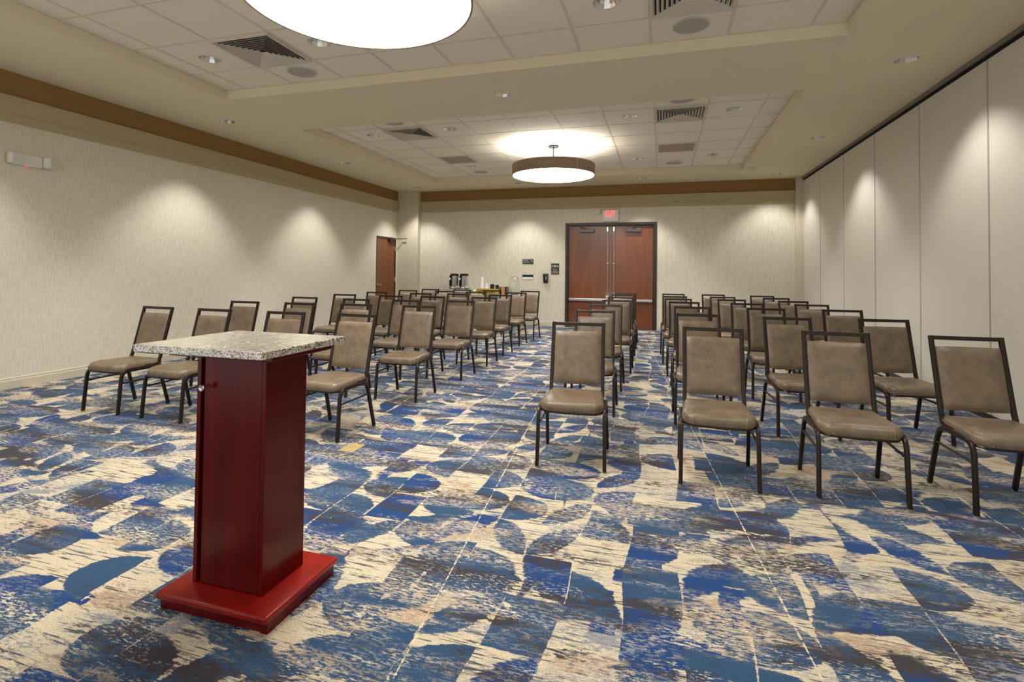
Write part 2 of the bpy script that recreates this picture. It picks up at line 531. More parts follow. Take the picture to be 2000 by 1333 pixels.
DYL0, DYL1, DZL = 10.947, 11.885, 2.09          # side door opening in the left wall
bm = new()
box(bm, XL - 0.15, XL, YF - 0.15, DYL0, 0, ZC + 0.2)
box(bm, XL - 0.15, XL, DYL1, YB + 0.15, 0, ZC + 0.2)
box(bm, XL - 0.15, XL, DYL0, DYL1, DZL, ZC + 0.2)
struct('wall_left', bm, 'wallpaper')

DX0, DX1, DZB = -2.162, -0.116, 2.415           # double door opening in the back wall
bm = new()
box(bm, XL, DX0, YB, YB + 0.15, 0, ZC + 0.2)
box(bm, DX1, XR + 0.2, YB, YB + 0.15, 0, ZC + 0.2)
box(bm, DX0, DX1, YB, YB + 0.15, DZB, ZC + 0.2)
struct('wall_back', bm, 'wallpaper')
# wall behind the camera left out so the world fill light enters

bm = new()
box(bm, XR + 0.06, XR + 0.16, YF - 0.15, YB, 0, ZC + 0.2)
wr = struct('wall_right', bm, 'seal')
seams = [12.06, 10.832, 9.535, 8.258, 6.961, 5.666, 4.37, 3.08, 1.79, 0.50, YF]
for a, b in zip(seams, seams[1:]):
    g = 0.003
    obj('panel', bevel(box(new(), XR, XR + 0.058, b + g, a - g, 0.045, 3.205), 0.004, 2), 'panel_fabric', wr)
    bm = new()
    box(bm, XR - 0.003, XR + 0.01, b + g, b + g + 0.006, 0.045, 3.205)
    box(bm, XR - 0.004, XR + 0.01, a - g - 0.008, a - g, 0.045, 3.205)
    obj('seal_strip', bm, 'strip_light', wr)
bm = new()
box(bm, XR - 0.03, XR + 0.08, YF, 12.06, 3.235, ZC)
obj('head_track', bm, 'seal', wr)
obj('track_channel', box(new(), XR - 0.008, XR + 0.08, YF, 12.06, 3.2, 3.24), 'dark_gap', wr)
bm = new()
box(bm, XR - 0.004, XR + 0.05, YF, 12.06, 0.012, 0.05)
box(bm, XR - 0.012, XR + 0.05, YF, 12.06, 0.0, 0.014)
obj('bottom_seal', bm, 'track_dark', wr)

def profile_run(bm, prof, p0, p1, inward):
    """extrude a (depth, z) profile between two floor points; inward is the unit direction into the room"""
    a = [bm.verts.new((p0[0] + inward[0] * d, p0[1] + inward[1] * d, z)) for d, z in prof]
    b = [bm.verts.new((p1[0] + inward[0] * d, p1[1] + inward[1] * d, z)) for d, z in prof]
    n = len(prof)
    for k in range(n):
        bm.faces.new((a[k], a[(k + 1) % n], b[(k + 1) % n], b[k]))
    bm.faces.new(list(reversed(a))); bm.faces.new(b)
CROWN = [(-0.01, 2.752), (0.016, 2.752), (0.018, 2.842), (0.040, 2.850), (0.044, 2.99), (0.058, 2.998), (0.058, 3.018), (-0.01, 3.018)]
BASE = [(-0.01, 0.0), (0.016, 0.0), (0.016, 0.082), (0.011, 0.088), (0.011, 0.108), (0.005, 0.114), (-0.01, 0.114)]
CX0, CY0 = -5.885, 11.955                         # boxed column in the back left corner
bm = new(); profile_run(bm, CROWN, (XL, YF), (XL, CY0), (1, 0)); struct('trim_1', bm, 'paint_trim')
bm = new(); profile_run(bm, CROWN, (CX0, YB), (2.64, YB), (0, -1)); struct('trim_2', bm, 'paint_trim')
struct('trim_3', box(new(), XL - 0.01, XL + 0.006, YF, CY0, 3.018, ZC), 'paint_brown')
struct('trim_4', box(new(), CX0, 2.64, YB - 0.006, YB + 0.01, 3.018, ZC), 'paint_brown')
bm = new(); profile_run(bm, BASE, (XL, YF), (XL, DYL0 - 0.04), (1, 0)); struct('baseboard_left', bm, 'paint_base')
bm = new(); profile_run(bm, BASE, (CX0, YB), (DX0 - 0.005, YB), (0, -1)); profile_run(bm, BASE, (DX1 + 0.005, YB), (2.64, YB), (0, -1)); struct('baseboard_back', bm, 'paint_base')
struct('column', bevel(box(new(), XL - 0.01, CX0, CY0, YB + 0.01, 0, ZC + 0.02), 0.006), 'paint_column')
bm = new(); box(bm, 2.64, 2.80, 12.03, YB + 0.02, 0, ZC + 0.02)
box(bm, 2.74, 2.85, 11.985, 12.06, 0, ZC + 0.02)
struct('column', bevel(bm, 0.004), 'paint_column')

# ---- ceiling: painted soffit round two tile trays
lights_soffit = [(-5.68, 5.70), (-5.68, 8.50), (-5.68, 11.39), (-3.10, 11.38), (-0.42, 11.39), (2.17, 5.69), (2.17, 8.59), (2.17, 11.53), (-1.738, 5.63), (-5.68, 2.85), (2.17, 2.85)]
lights_tray = [(-4.408, 4.175), (-3.08, 4.135), (-0.43, 4.13), (-4.365, 7.256), (-3.05, 7.22), (-3.713, 9.90), (-0.427, 7.243), (0.883, 7.267), (-0.444, 9.977), (0.865, 9.956), (-4.40, 1.45), (0.87, 1.45)]
def cutters(pts, z0, z1, r=0.099):
    bm = new()
    for p in pts: cyl(bm, p, r, z0, z1, 32)
    return bm
bm = new()
E_ = 0.35
box(bm, XL - 0.1, TX0, YF - 0.1, YB + 0.1, ZC, ZC + E_)
sl = struct('ceiling', bm, 'paint_ceiling'); cut(sl, cutters([p for p in lights_soffit if p[0] < TX0], ZC - 0.1, ZC + 0.12))
sl2 = struct('ceiling', box(new(), TX1, XR + 0.2, YF - 0.1, YB + 0.1, ZC, ZC + E_), 'paint_ceiling'); cut(sl2, cutters([p for p in lights_soffit if p[0] > TX1], ZC - 0.1, ZC + 0.12))
sl3 = struct('ceiling', box(new(), TX0, TX1, T1[1], T2[0], ZC, ZC + E_), 'paint_ceiling'); cut(sl3, cutters([(-1.738, 5.63)], ZC - 0.1, ZC + 0.12))
sl4 = struct('ceiling', box(new(), TX0, TX1, T2[1], YB + 0.1, ZC, ZC + E_), 'paint_ceiling'); cut(sl4, cutters([(-3.10, 11.38), (-0.42, 11.39)], ZC - 0.1, ZC + 0.12))
struct('ceiling', box(new(), TX0, TX1, YF - 0.1, T1[0], ZC, ZC + E_), 'paint_ceiling')

cols_x = [GX + TILE * k for k in range(1, 11)]
def tray(y0, y1, rows):
    o = struct('ceiling', box(new(), TX0, TX1, y0, y1, ZT, ZT + 0.2), 'ceiling_tile')
    cut(o, cutters([p for p in lights_tray if y0 < p[1] < y1], ZT - 0.1, ZT + 0.12))
    bm = new(); t = 0.0105; d = 0.006
    for x in cols_x: box(bm, x - t, x + t, y0, y1, ZT - d, ZT + 0.001)
    for y in rows:
        xs = [TX0] + cols_x + [TX1]
        for a, b in zip(xs, xs[1:]): box(bm, a + t, b - t, y - t, y + t, ZT - d + 0.0015, ZT + 0.001)
    e = d + 0.0015
    box(bm, TX0, TX0 + 0.02, y0, y1, ZT - e, ZT + 0.001); box(bm, TX1 - 0.02, TX1, y0, y1, ZT - e, ZT + 0.001)
    box(bm, TX0 + 0.02, TX1 - 0.02, y0, y0 + 0.02, ZT - e, ZT + 0.001); box(bm, TX0 + 0.02, TX1 - 0.02, y1 - 0.02, y1, ZT - e, ZT + 0.001)
    obj('tile_grid', bm, 'grid_white', o)
    return o
rows1 = [4.468 - TILE * k for k in range(7) if 4.468 - TILE * k > T1[0] + 0.05]
rows2 = [6.940 + TILE * k for k in range(7)][:6]
tray(T1[0], T1[1], rows1)
tray(T2[0], T2[1], rows2)

# ---------------------------------------------------------------- recessed downlights
def downlight(x, y, z, label, group, power, size, shown=True):
    t = thing('downlight', label, 'ceiling light', (x, y, z), 0, group)
    bm = new()
    lathe(bm, [(0.097, -0.0045), (0.108, -0.0035), (0.111, 0.0), (0.097, 0.0)], n=36, closed=True)
    obj('trim_ring', bm, 'grid_white', t, True)
    bm = new()
    n = 24
    prof = [(0.0972, -0.002), (0.084, 0.030), (0.066, 0.064), (0.040, 0.098)]
    rings = []
    for r, zz in prof:
        rings.append([bm.verts.new(((r * (1.0 if k % 2 else 0.965)) * math.cos(2 * PI * k / n), (r * (1.0 if k % 2 else 0.965)) * math.sin(2 * PI * k / n), zz)) for k in range(n)])
    for A, B in zip(rings, rings[1:]):
        for k in range(n): bm.faces.new((A[k], A[(k + 1) % n], B[(k + 1) % n], B[k]))
    obj('reflector', bm, 'reflector', t)
    bm = new(); lathe(bm, [(0.0, 0.088), (0.02, 0.085), (0.040, 0.096), (0.040, 0.104), (0.0, 0.104)], n=24)
    obj('bulb', bm, 'lamp', t, True)
    ld = bpy.data.lights.new('downlight_beam', 'SPOT')
    ld.energy = power; ld.color = LAMP_COL; ld.spot_size = math.radians(size); ld.spot_blend = 0.6; ld.shadow_soft_size = 0.045
    lo = bpy.data.objects.new('downlight_beam', ld); C.objects.link(lo); lo.parent = t; lo.location = (0, 0, -0.012)
    return t
LG = 'round recessed downlights with chrome reflectors'
for (x, y), lb in zip(lights_soffit, [
    'recessed downlight nearest the camera along the left wall soffit', 'second recessed downlight along the left wall soffit', 'recessed downlight right in front of the corner column',
    'recessed downlight above the coffee table by the back wall', 'recessed downlight above the wooden double doors', 'large-looking recessed downlight nearest the camera by the panel wall',
    'middle recessed downlight in the soffit beside the panel wall', 'farthest recessed downlight beside the panel wall', 'single recessed downlight in the plain soffit between the two tile trays',
    'recessed downlight above the start of a side wall, out of view', 'recessed downlight above the start of a side wall, out of view']):
    downlight(x, y, ZC, lb, LG, SPOT_WALL * (0.54 if x > 2 else 1.0), 102 if x > 2 else 92)
for (x, y), lb in zip(lights_tray, [
    'recessed downlight beside the square vent in the near tile tray', 'recessed downlight half hidden by the rim of the near drum pendant', 'recessed downlight cut by the top of the frame, near tile tray',
    'downlight between tray edge and left square vent in the far tile tray', 'downlight on the pendant side of the left square vent, far tile tray', 'downlight behind the left return grille in the far tile tray',
    'downlight on the pendant side of the right square vent, far tile tray', 'downlight on the panel wall side of the right square vent, far tray', 'downlight between the far pendant and right return grille',
    'downlight on the panel wall side of the right return grille', 'recessed downlight of the near tray, above the frame', 'recessed downlight of the near tray, above the frame']):
    downlight(x, y, ZT, lb, LG, SPOT_TRAY, 96)

# ---------------------------------------------------------------- drum pendants
def pendant(x, y, label, up):
    zb = 2.884; zt = 3.063; R_ = 0.692
    t = thing('drum_pendant', label, 'pendant lamp', (x, y, 0), 0, 'round drum pendant lamps')
    bm = new(); lathe(bm, [(R_, zb), (R_, zt), (R_ - 0.012, zt), (R_ - 0.012, zb)], n=120, closed=True)
    obj('drum_shade', bm, 'drum_wood', t, True)
    bm = new(); lathe(bm, [(0.0, zb + 0.002), (R_ - 0.014, zb + 0.002), (R_ - 0.014, zb + 0.012), (0.0, zb + 0.012)], n=120)
    obj('diffuser', bm, 'disc_glow', t, True)
    for k in range(4):
        a = math.radians(-38 - 8 + 90 * k)
        c = Vector((math.cos(a), math.sin(a), 0)); s = Vector((-c.y, c.x, 0))
        bm = new()
        vs = []
        for rr in (R_ + 0.0002, R_ + 0.004):
            for ww in (-0.008, 0.008):
                for zz in (zb - 0.002, zt + 0.002):
                    p = c * rr + s * ww; vs.append(bm.verts.new((p.x, p.y, zz)))
        for f in ((0, 1, 3, 2), (4, 6, 7, 5), (0, 4, 5, 1), (2, 3, 7, 6), (0, 2, 6, 4), (1, 5, 7, 3)): bm.faces.new([vs[i] for i in f])
        obj('bracket', bm, 'chrome', t)
    bm = new(); cyl(bm, (0, 0), 0.009, zb + 0.06, ZT - 0.02, 16); obj('stem', bm, 'bronze', t, True)
    bm = new(); lathe(bm, [(0, ZT - 0.034), (0.05, ZT - 0.033), (0.088, ZT - 0.026), (0.09, ZT - 0.006), (0, ZT - 0.006)], n=40); obj('canopy', bm, 'bronze', t, True)
    bm = new()
    for k in range(3):
        a = 2 * PI * k / 3 + 0.5
        c = Vector((math.cos(a), math.sin(a), 0))
        sweep(bm, [c * 0.05 + Vector((0, 0, ZT - 0.03)), c * (R_ - 0.02) + Vector((0, 0, zb + 0.12))], circ(0.0012, 6), (0.3, 0.1, 1))
        sweep(bm, [Vector((0, 0, zb + 0.08)), c * (R_ - 0.012) + Vector((0, 0, zb + 0.08))], circ(0.007, 8), (0, 0, 1))
    obj('suspension', bm, 'steel', t, True)
    bm = new(); lathe(bm, [(0.0, zb + 0.165), (0.62, zb + 0.165), (0.62, zb + 0.169), (0, zb + 0.169)], n=48)
    obj('lamp_tray', bm, up, t)
    return t
pendant(-1.757, 8.627, 'wood-veneer drum pendant hanging whole in view before the double doors', 'disc_up')
pendant(-1.757, 2.72, 'huge-looking glowing drum pendant cut off by the top of the frame', 'white_plastic')

# ---------------------------------------------------------------- ceiling fittings
def diffuser(x0, y0, label):
    t = thing('supply_vent', label, 'air vent', (x0 + TILE / 2, y0 + TILE / 2, ZT), 0, 'square louvred ceiling vents')
    h = TILE / 2 - 0.02
    obj('backing', box(new(), -h, h, -h, h, -0.001, 0.004), 'vent_dark', t)
    bm = new()
    for k in range(8):
        a = h - k * 0.036
        b = a - 0.019
        # slanted square louvre ring
        o_ = [(-a, -a), (a, -a), (a, a), (-a, a)]; i_ = [(-b, -b), (b, -b), (b, b), (-b, b)]
        zo, zi = -0.007, -0.027
        O = [bm.verts.new((p[0], p[1], zi)) for p in o_]; I = [bm.verts.new((p[0] * 0.985, p[1] * 0.985, zi)) for p in o_]
        J = [bm.verts.new((p[0], p[1], zo)) for p in i_]; K = [bm.verts.new((p[0] * 0.985, p[1] * 0.985, zo)) for p in i_]
        for q in range(4):
            l = (q + 1) % 4
            bm.faces.new((O[q], O[l], J[l], J[q])); bm.faces.new((I[q], I[l], K[l], K[q]))
            bm.faces.new((O[q], O[l], I[l], I[q])); bm.faces.new((J[q], J[l], K[l], K[q]))
    obj('louvre', bm, 'vent_metal', t)
    bm = new()
    for s in ((-h - 0.012, h + 0.012, -h - 0.012, -h + 0.004), (-h - 0.012, h + 0.012, h - 0.004, h + 0.012)): box(bm, s[0], s[1], s[2], s[3], -0.03, 0.0)
    box(bm, -h - 0.012, -h + 0.004, -h + 0.004, h - 0.004, -0.03, 0.0); box(bm, h - 0.004, h + 0.012, -h + 0.004, h - 0.004, -0.03, 0.0)
    obj('vent_frame', bm, 'vent_metal', t)
diffuser(GX + 2 * TILE, 3.811, 'square louvred vent beside the near drum pendant')
diffuser(GX + 8 * TILE, 3.811, 'square louvred vent cut by the top of the frame, near tray')
diffuser(GX + 2 * TILE, 6.940, 'square louvred vent in the far tray, wallpapered wall side')
diffuser(GX + 8 * TILE, 6.940, 'square louvred vent in the far tray, panel wall side')

def grille(x0, y0, label):
    t = thing('return_grille', label, 'air vent', (x0 + TILE / 2, y0 + TILE / 2, ZT), 0, 'flat brown return grilles')
    h = TILE / 2 - 0.05
    bm = new()
    box(bm, -h, h, -h, h, -0.006, -0.001)
    obj('perforated_face', bm, 'return_grille', t)
    bm = new()
    k = h + 0.016
    box(bm, -k, k, -k, -h, -0.01, 0); box(bm, -k, k, h, k, -0.01, 0); box(bm, -k, -h, -h, h, -0.01, 0); box(bm, h, k, -h, h, -0.01, 0)
    obj('grille_frame', bm, 'vent_metal', t)
grille(GX + 2 * TILE, 6.940 + 3 * TILE, 'flat brown return grille, wallpapered wall side of the far tray')
grille(GX + 8 * TILE, 6.940 + 3 * TILE, 'flat brown return grille, panel wall side of the far tray')

for x, y, lb in ((-3.716, 4.714, 'round ceiling speaker beside the vent near the drum pendant rim'), (0.228, 4.706, 'round ceiling speaker with clear ring, nearest the panel wall soffit'),
                 (-3.70, 6.68, 'round ceiling speaker in front of the left far-tray vent'), (0.23, 6.68, 'round ceiling speaker in front of the right far-tray vent'),
                 (-3.70, 10.50, 'round ceiling speaker behind the left return grille'), (0.218, 10.50, 'round ceiling speaker behind the right return grille')):
    t = thing('ceiling_speaker', lb, 'speaker', (x, y, ZT), 0, 'round ceiling speakers')
    bm = new(); lathe(bm, [(0.0, -0.010), (0.10, -0.009), (0.142, -0.006), (0.142, 0.0), (0, 0)], n=48); obj('speaker_grille', bm, 'speaker_grey', t, True)
    bm = new(); lathe(bm, [(0.142, -0.010), (0.150, -0.010), (0.158, -0.004), (0.158, 0), (0.142, 0)], n=48, closed=True); obj('rim', bm, 'vent_metal', t, True)

t = thing('occupancy_sensor', 'small white square sensor on the soffit near the far tray corner', 'sensor', (1.62, 10.72, ZC), 0)
obj('sensor_body', bevel(box(new(), -0.06, 0.06, -0.06, 0.06, -0.03, 0), 0.006), 'vent_metal', t)
bm = new(); lathe(bm, [(0, -0.055), (0.02, -0.05), (0.032, -0.03), (0, -0.03)], n=24); obj('lens', bm, 'white_plastic', t, True)

# ---------------------------------------------------------------- double doors in the back wall
bm = new()
fw = 0.075
box(bm, DX0, DX0 + 0.055, YB - 0.03, YB + 0.12, 0, DZB); box(bm, DX1 - 0.055, DX1, YB - 0.03, YB + 0.12, 0, DZB); box(bm, DX0 + 0.055, DX1 - 0.055, YB - 0.03, YB + 0.12, DZB - 0.055, DZB)
box(bm, DX0 + 0.055, DX0 + 0.085, YB + 0.02, YB + 0.10, 0, DZB - 0.055); box(bm, DX1 - 0.085, DX1 - 0.055, YB + 0.02, YB + 0.10, 0, DZB - 0.055); box(bm, DX0 + 0.085, DX1 - 0.085, YB + 0.02, YB + 0.10, DZB - 0.085, DZB - 0.055)
fr = struct('trim_5', bm, 'door_frame')
xm = -1.122
def door_leaf(name, x0, x1, side, lbl):
    d = struct(name, box(new(), x0, x1, YB + 0.035, YB + 0.08, 0.008, DZB - 0.087), 'door_wood')
    d['kind'] = 'structure'
    # crash bar: rail from the hinge side to the lock case beside the meeting edge
    s = 1 if side == 'l' else -1
    hx = x0 if side == 'l' else x1          # hinge side
    mx = x1 if side == 'l' else x0
    yb = YB + 0.035
    xa, xb = hx + s * 0.03, mx - s * 0.09
    z = 0.645
    bar = obj('push_bar', bevel(box(new(), min(xa, xb), max(xa, xb), yb - 0.075, yb - 0.035, z - 0.028, z + 0.028), 0.008), 'steel', d)
    xe = xa + s * 0.25
    obj('end_cap', bevel(box(new(), min(xa - s * 0.012, xa + s * 0.02), max(xa - s * 0.012, xa + s * 0.02), yb - 0.068, yb, z - 0.031, z + 0.031), 0.006), 'black_plastic', bar)
    obj('bar_rail', bevel(box(new(), min(xa, xb), max(xa, xb), yb - 0.036, yb, z - 0.024, z + 0.024), 0.004), 'black_plastic', bar)
    cx = mx - s * 0.068
    obj('lock_plate', bevel(box(new(), cx - 0.046, cx + 0.046, yb - 0.006, yb, 0.50, 0.83), 0.002), 'seal', d)
    obj('lock_case', bevel(box(new(), cx - 0.031, cx + 0.031, yb - 0.09, yb - 0.006, 0.55, 0.745), 0.008), 'steel', d)
    bm = new(); sweep(bm, [(cx, yb - 0.035, 0.74), (cx, yb - 0.035, 2.24)], circ(0.0085, 10), (1, 0, 0)); rod = obj('vertical_rod', bm, 'steel', d, True)
    obj('rod_guide', bevel(box(new(), cx - 0.02, cx + 0.02, yb - 0.045, yb, 1.475, 1.495), 0.003), 'chrome', rod)
    bm = new(); box(bm, cx - 0.018, cx + 0.018, yb - 0.06, yb, 2.21, DZB - 0.10)
    obj('top_latch', bevel(bm, 0.004), 'steel', d)
    ca = (x0 + x1) / 2 + (-s) * 0.02
    ca = hx + s * 0.44
    cl = obj('door_closer', bevel(box(new(), ca - 0.17, ca + 0.17, yb - 0.07, yb, 2.195, 2.275), 0.006), 'closer_grey', d)
    bm = new()
    sweep(bm, [(ca - s * 0.10, yb - 0.05, 2.285), (ca + s * 0.04, yb - 0.13, 2.295), (ca - s * 0.16, yb - 0.02, 2.315)], rrect(0.008, 0.006, 0.002), (0, 0, 1))
    obj('closer_arm', bm, 'closer_grey', cl)
    return d
door_leaf('door_1', DX0 + 0.058, xm - 0.003, 'l', '')
door_leaf('door_2', xm + 0.003, DX1 - 0.058, 'r', '')
obj('astragal', box(new(), xm - 0.006, xm + 0.006, YB + 0.0285, YB + 0.0345, 0.01, DZB - 0.087), 'seal', bpy.data.objects['door_1'])
struct('door_light_block', box(new(), DX0 - 0.05, DX1 + 0.05, YB + 0.13, YB + 0.2, 0, DZB + 0.05), 'dark_gap')  # unseen dark slab added behind the doors to block world light

# ---- side door in the left wall
bm = new()
x0, x1 = XL - 0.12, XL + 0.006
box(bm, x0, x1, DYL0, DYL0 + 0.022, 0, DZL); box(bm, x0, x1, DYL1 - 0.022, DYL1, 0, DZL); box(bm, x0, x1, DYL0 + 0.022, DYL1 - 0.022, DZL - 0.04, DZL)
struct('trim_6', bm, 'door_frame')
d3 = struct('door_3', box(new(), XL - 0.05, XL - 0.012, DYL0 + 0.024, DYL1 - 0.03, 0.008, DZL - 0.043), 'side_door_wood')
for z in (0.25, 1.05, 1.82):
    bm = new(); box(bm, XL - 0.014, XL + 0.008, DYL1 - 0.034, DYL1 - 0.012, z - 0.06, z + 0.06); obj('hinge', bm, 'steel', d3)
bm = new()
cyl(bm, (0, 0), 0.026, 0, 0.01, 24)
bmesh.ops.rotate(bm, verts=bm.verts, cent=(0, 0, 0), matrix=Matrix.Rotation(PI / 2, 3, 'Y'))
bmesh.ops.translate(bm, verts=bm.verts, vec=(XL - 0.012, DYL0 + 0.09, 0.93))
sweep(bm, smooth_path([(XL - 0.005, DYL0 + 0.09, 0.93), (XL + 0.045, DYL0 + 0.09, 0.93), (XL + 0.05, DYL0 + 0.20, 0.93)], 0.015), circ(0.009, 10), (0, 0, 1))
obj('door_handle', bm, 'steel', d3, True)
cl = obj('door_closer', bevel(box(new(), XL - 0.012, XL + 0.05, DYL1 - 0.38, DYL1 - 0.10, DZL - 0.11, DZL - 0.05), 0.006), 'black_plastic', d3)
bm = new(); sweep(bm, [(XL + 0.03, DYL1 - 0.2, DZL - 0.03), (XL + 0.16, DYL1 - 0.02, DZL - 0.02), (XL + 0.20, DYL1 + 0.03, DZL - 0.02), (XL + 0.30, DYL1 + 0.02, DZL - 0.01)], rrect(0.010, 0.006, 0.002), (0, 0, 1))
obj('closer_arm', bm, 'closer_grey', cl)

# ---------------------------------------------------------------- exit sign and emergency lights
t = thing('exit_sign', 'white exit sign with red letters and two lamp heads over the double doors', 'exit sign', (-1.128, YB, 2.57), 0)
obj('housing', bevel(box(new(), -0.182, 0.182, -0.06, 0.0, -0.134, 0.125), 0.012), 'white_plastic', t)
ew = text_mesh('lettering', 'EXIT', 0.205, 'exit_red', t, (0.0, -0.0615, 0.035), depth=0.001, sx=0.56, bold=0.002)
for s, tilt in ((-1, 0.0), (1, 0.12)):
    bm = new(); box(bm, s * 0.18, s * 0.24, -0.04, -0.02, 0.088, 0.102) if s > 0 else box(bm, -0.24, -0.18, -0.04, -0.02, 0.088, 0.102)
    arm = obj('lamp_arm', bm, 'white_plastic', t)
    bm = new(); bevel(box(bm, -0.06, 0.06, -0.035, 0.03, -0.06, 0.06), 0.014, 3)
    hd = obj('lamp_head', bm, 'white_plastic', t); hd.location = (s * 0.288, -0.06, 0.112); hd.rotation_euler = (0.1, -tilt, s * 0.3)
    bm = new(); bevel(box(bm, -0.047, 0.047, -0.038, -0.034, -0.047, 0.047), 0.001, 1); obj('lens', bm, 'head_grey', hd)

t = thing('emergency_light', 'white twin-head emergency light on the wallpapered left wall', 'emergency light', (XL, 3.84, 2.385), PI / 2)
# local +x runs along +y of the room, local -y points into the room
obj('housing', bevel(box(new(), -0.15, 0.11, -0.055, 0.0, -0.062, 0.058), 0.012), 'white_plastic', t)
for xx, tw in ((-0.155, 0.0), (0.165, 0.5)):
    bm = new(); bevel(box(bm, -0.062, 0.062, -0.04, 0.035, -0.058, 0.058), 0.02, 3)
    hd = obj('lamp_head', bm, 'white_plastic', t); hd.location = (xx, -0.07, 0.0); hd.rotation_euler = (0, 0, tw * 0.8)
    bm = new(); bevel(box(bm, -0.046, 0.046, -0.044, -0.039, -0.046, 0.046), 0.0015, 1); ln = obj('lens', bm, 'head_grey', hd)
bm = new(); cyl(bm, (-0.03, -0.03), 0.006, -0.067, -0.058, 12); obj('indicator_lamp', bm, 'red_led', t)

# ---------------------------------------------------------------- wall signs
t = thing('occupancy_sign', 'small black sign with pale writing and number above the blank one', 'sign', (-3.062, YB, 1.516), 0)
obj('plate', bevel(box(new(), -0.136, 0.136, -0.012, 0, -0.055, 0.055), 0.002), 'sign_black', t)
text_mesh('lettering', 'MAXIMUM', 0.028, 'sign_light', t, (-0.122, -0.0128, 0.022), align='LEFT')
text_mesh('lettering', 'OCCUPANCY', 0.032, 'sign_light', t, (-0.122, -0.0128, -0.014), align='LEFT', sx=0.82)
text_mesh('lettering', '71', 0.066, 'sign_light', t, (0.096, -0.0128, 0.004))
t = thing('room_name_holder', 'black and white strip holder below the black occupancy sign', 'sign', (-3.062, YB, 1.145), 0)
obj('plate', bevel(box(new(), -0.134, 0.134, -0.012, 0, 0.004, 0.058), 0.002), 'black_plastic', t)
obj('insert', bevel(box(new(), -0.122, 0.122, -0.014, 0, -0.052, 0.003), 0.002), 'white_paper', t)
t = thing('accessibility_sign', 'black upright sign with three white symbols beside the double doors', 'sign', (-2.404, YB, 1.348), 0)
obj('plate', bevel(box(new(), -0.096, 0.096, -0.012, 0, -0.127, 0.127), 0.002), 'sign_black', t)
bm = new(); y_ = -0.0128
def strip(bm, pts, r): sweep(bm, [(p[0], y_, p[1]) for p in pts], circ(r, 6), (0, 1, 0))
strip(bm, [(-0.084, 0.046), (-0.060, 0.044), (-0.050, 0.058), (-0.046, 0.072), (-0.036, 0.088)], 0.0055); strip(bm, [(-0.074, 0.066), (-0.060, 0.074), (-0.052, 0.082)], 0.003)
obj('symbol', bm, 'sign_light', t)
bm = new(); box(bm, -0.020, 0.020, -0.014, -0.011, 0.044, 0.062); lathe_pts = [(0.016 * math.cos(a), 0.07 + 0.016 * math.sin(a)) for a in [PI * k / 8 for k in range(9)]]; strip(bm, lathe_pts, 0.005); strip(bm, [(-0.012, 0.066), (0.012, 0.066)], 0.004)
obj('symbol', bm, 'sign_light', t)
bm = new(); strip(bm, [(0.052, 0.088), (0.056, 0.066), (0.074, 0.064), (0.082, 0.046)], 0.0045); strip(bm, [(0.056 + 0.017 * math.cos(a), 0.054 + 0.015 * math.sin(a)) for a in [PI * 0.7 + 2 * PI * 0.8 * k / 12 for k in range(13)]], 0.003)
obj('symbol', bm, 'sign_light', t)
bm = new(); rnd = random.Random(5)
for z, x0_, x1_, hh in ((-0.010, -0.052, 0.052, 0.011), (-0.040, -0.044, 0.044, 0.010), (-0.092, -0.068, 0.072, 0.010)):
    x = x0_
    while x < x1_:
        ww = rnd.uniform(0.004, 0.008)
        box(bm, x, min(x + ww, x1_), -0.0135, -0.011, z - hh / 2, z + hh / 2 * rnd.uniform(0.4, 1.1)); x += ww + 0.003
box(bm, -0.084, -0.004, -0.0135, -0.011, -0.068, -0.062); box(bm, 0.004, 0.086, -0.0135, -0.011, -0.068, -0.062)
obj('lettering', bm, 'sign_light', t)

t = thing('wall_phone', 'small black wall unit with white buttons between the signs', 'wall phone', (-2.62, YB, 1.115), 0)
bm = new(); box(bm, -0.062, 0.062, -0.075, 0, -0.10, 0.115); bevel(bm, 0.012, 3)
for v in bm.verts:
    if v.co.z < -0.05: v.co.x *= 0.86; v.co.y *= 0.8
obj('housing', bm, 'black_plastic', t, True)
bm = new(); bevel(box(bm, -0.012, 0.052, -0.084, -0.07, -0.05, 0.1), 0.004); obj('front_plate', bm, 'sign_black', t)
for z in (0.03, -0.005):
    bm = new(); bevel(box(bm, 0.006, 0.03, -0.09, -0.082, z - 0.009, z + 0.009), 0.002); obj('button', bm, 'white_plastic', t)

# ---------------------------------------------------------------- floor outlet cover
t = thing('floor_outlet', 'brass floor outlet cover set in the carpet near the podium', 'floor outlet', (-2.103, 3.281, 0), 0)
obj('cover_plate', bevel(box(new(), -0.058, 0.058, -0.082, 0.082, -0.002, 0.005), 0.002), 'brass', t)
for y in (-0.036, 0.036):
    bm = new(); bevel(box(bm, -0.038, 0.038, y - 0.026, y + 0.026, 0.004, 0.0075), 0.0015); obj('lid', bm, 'brass', t)

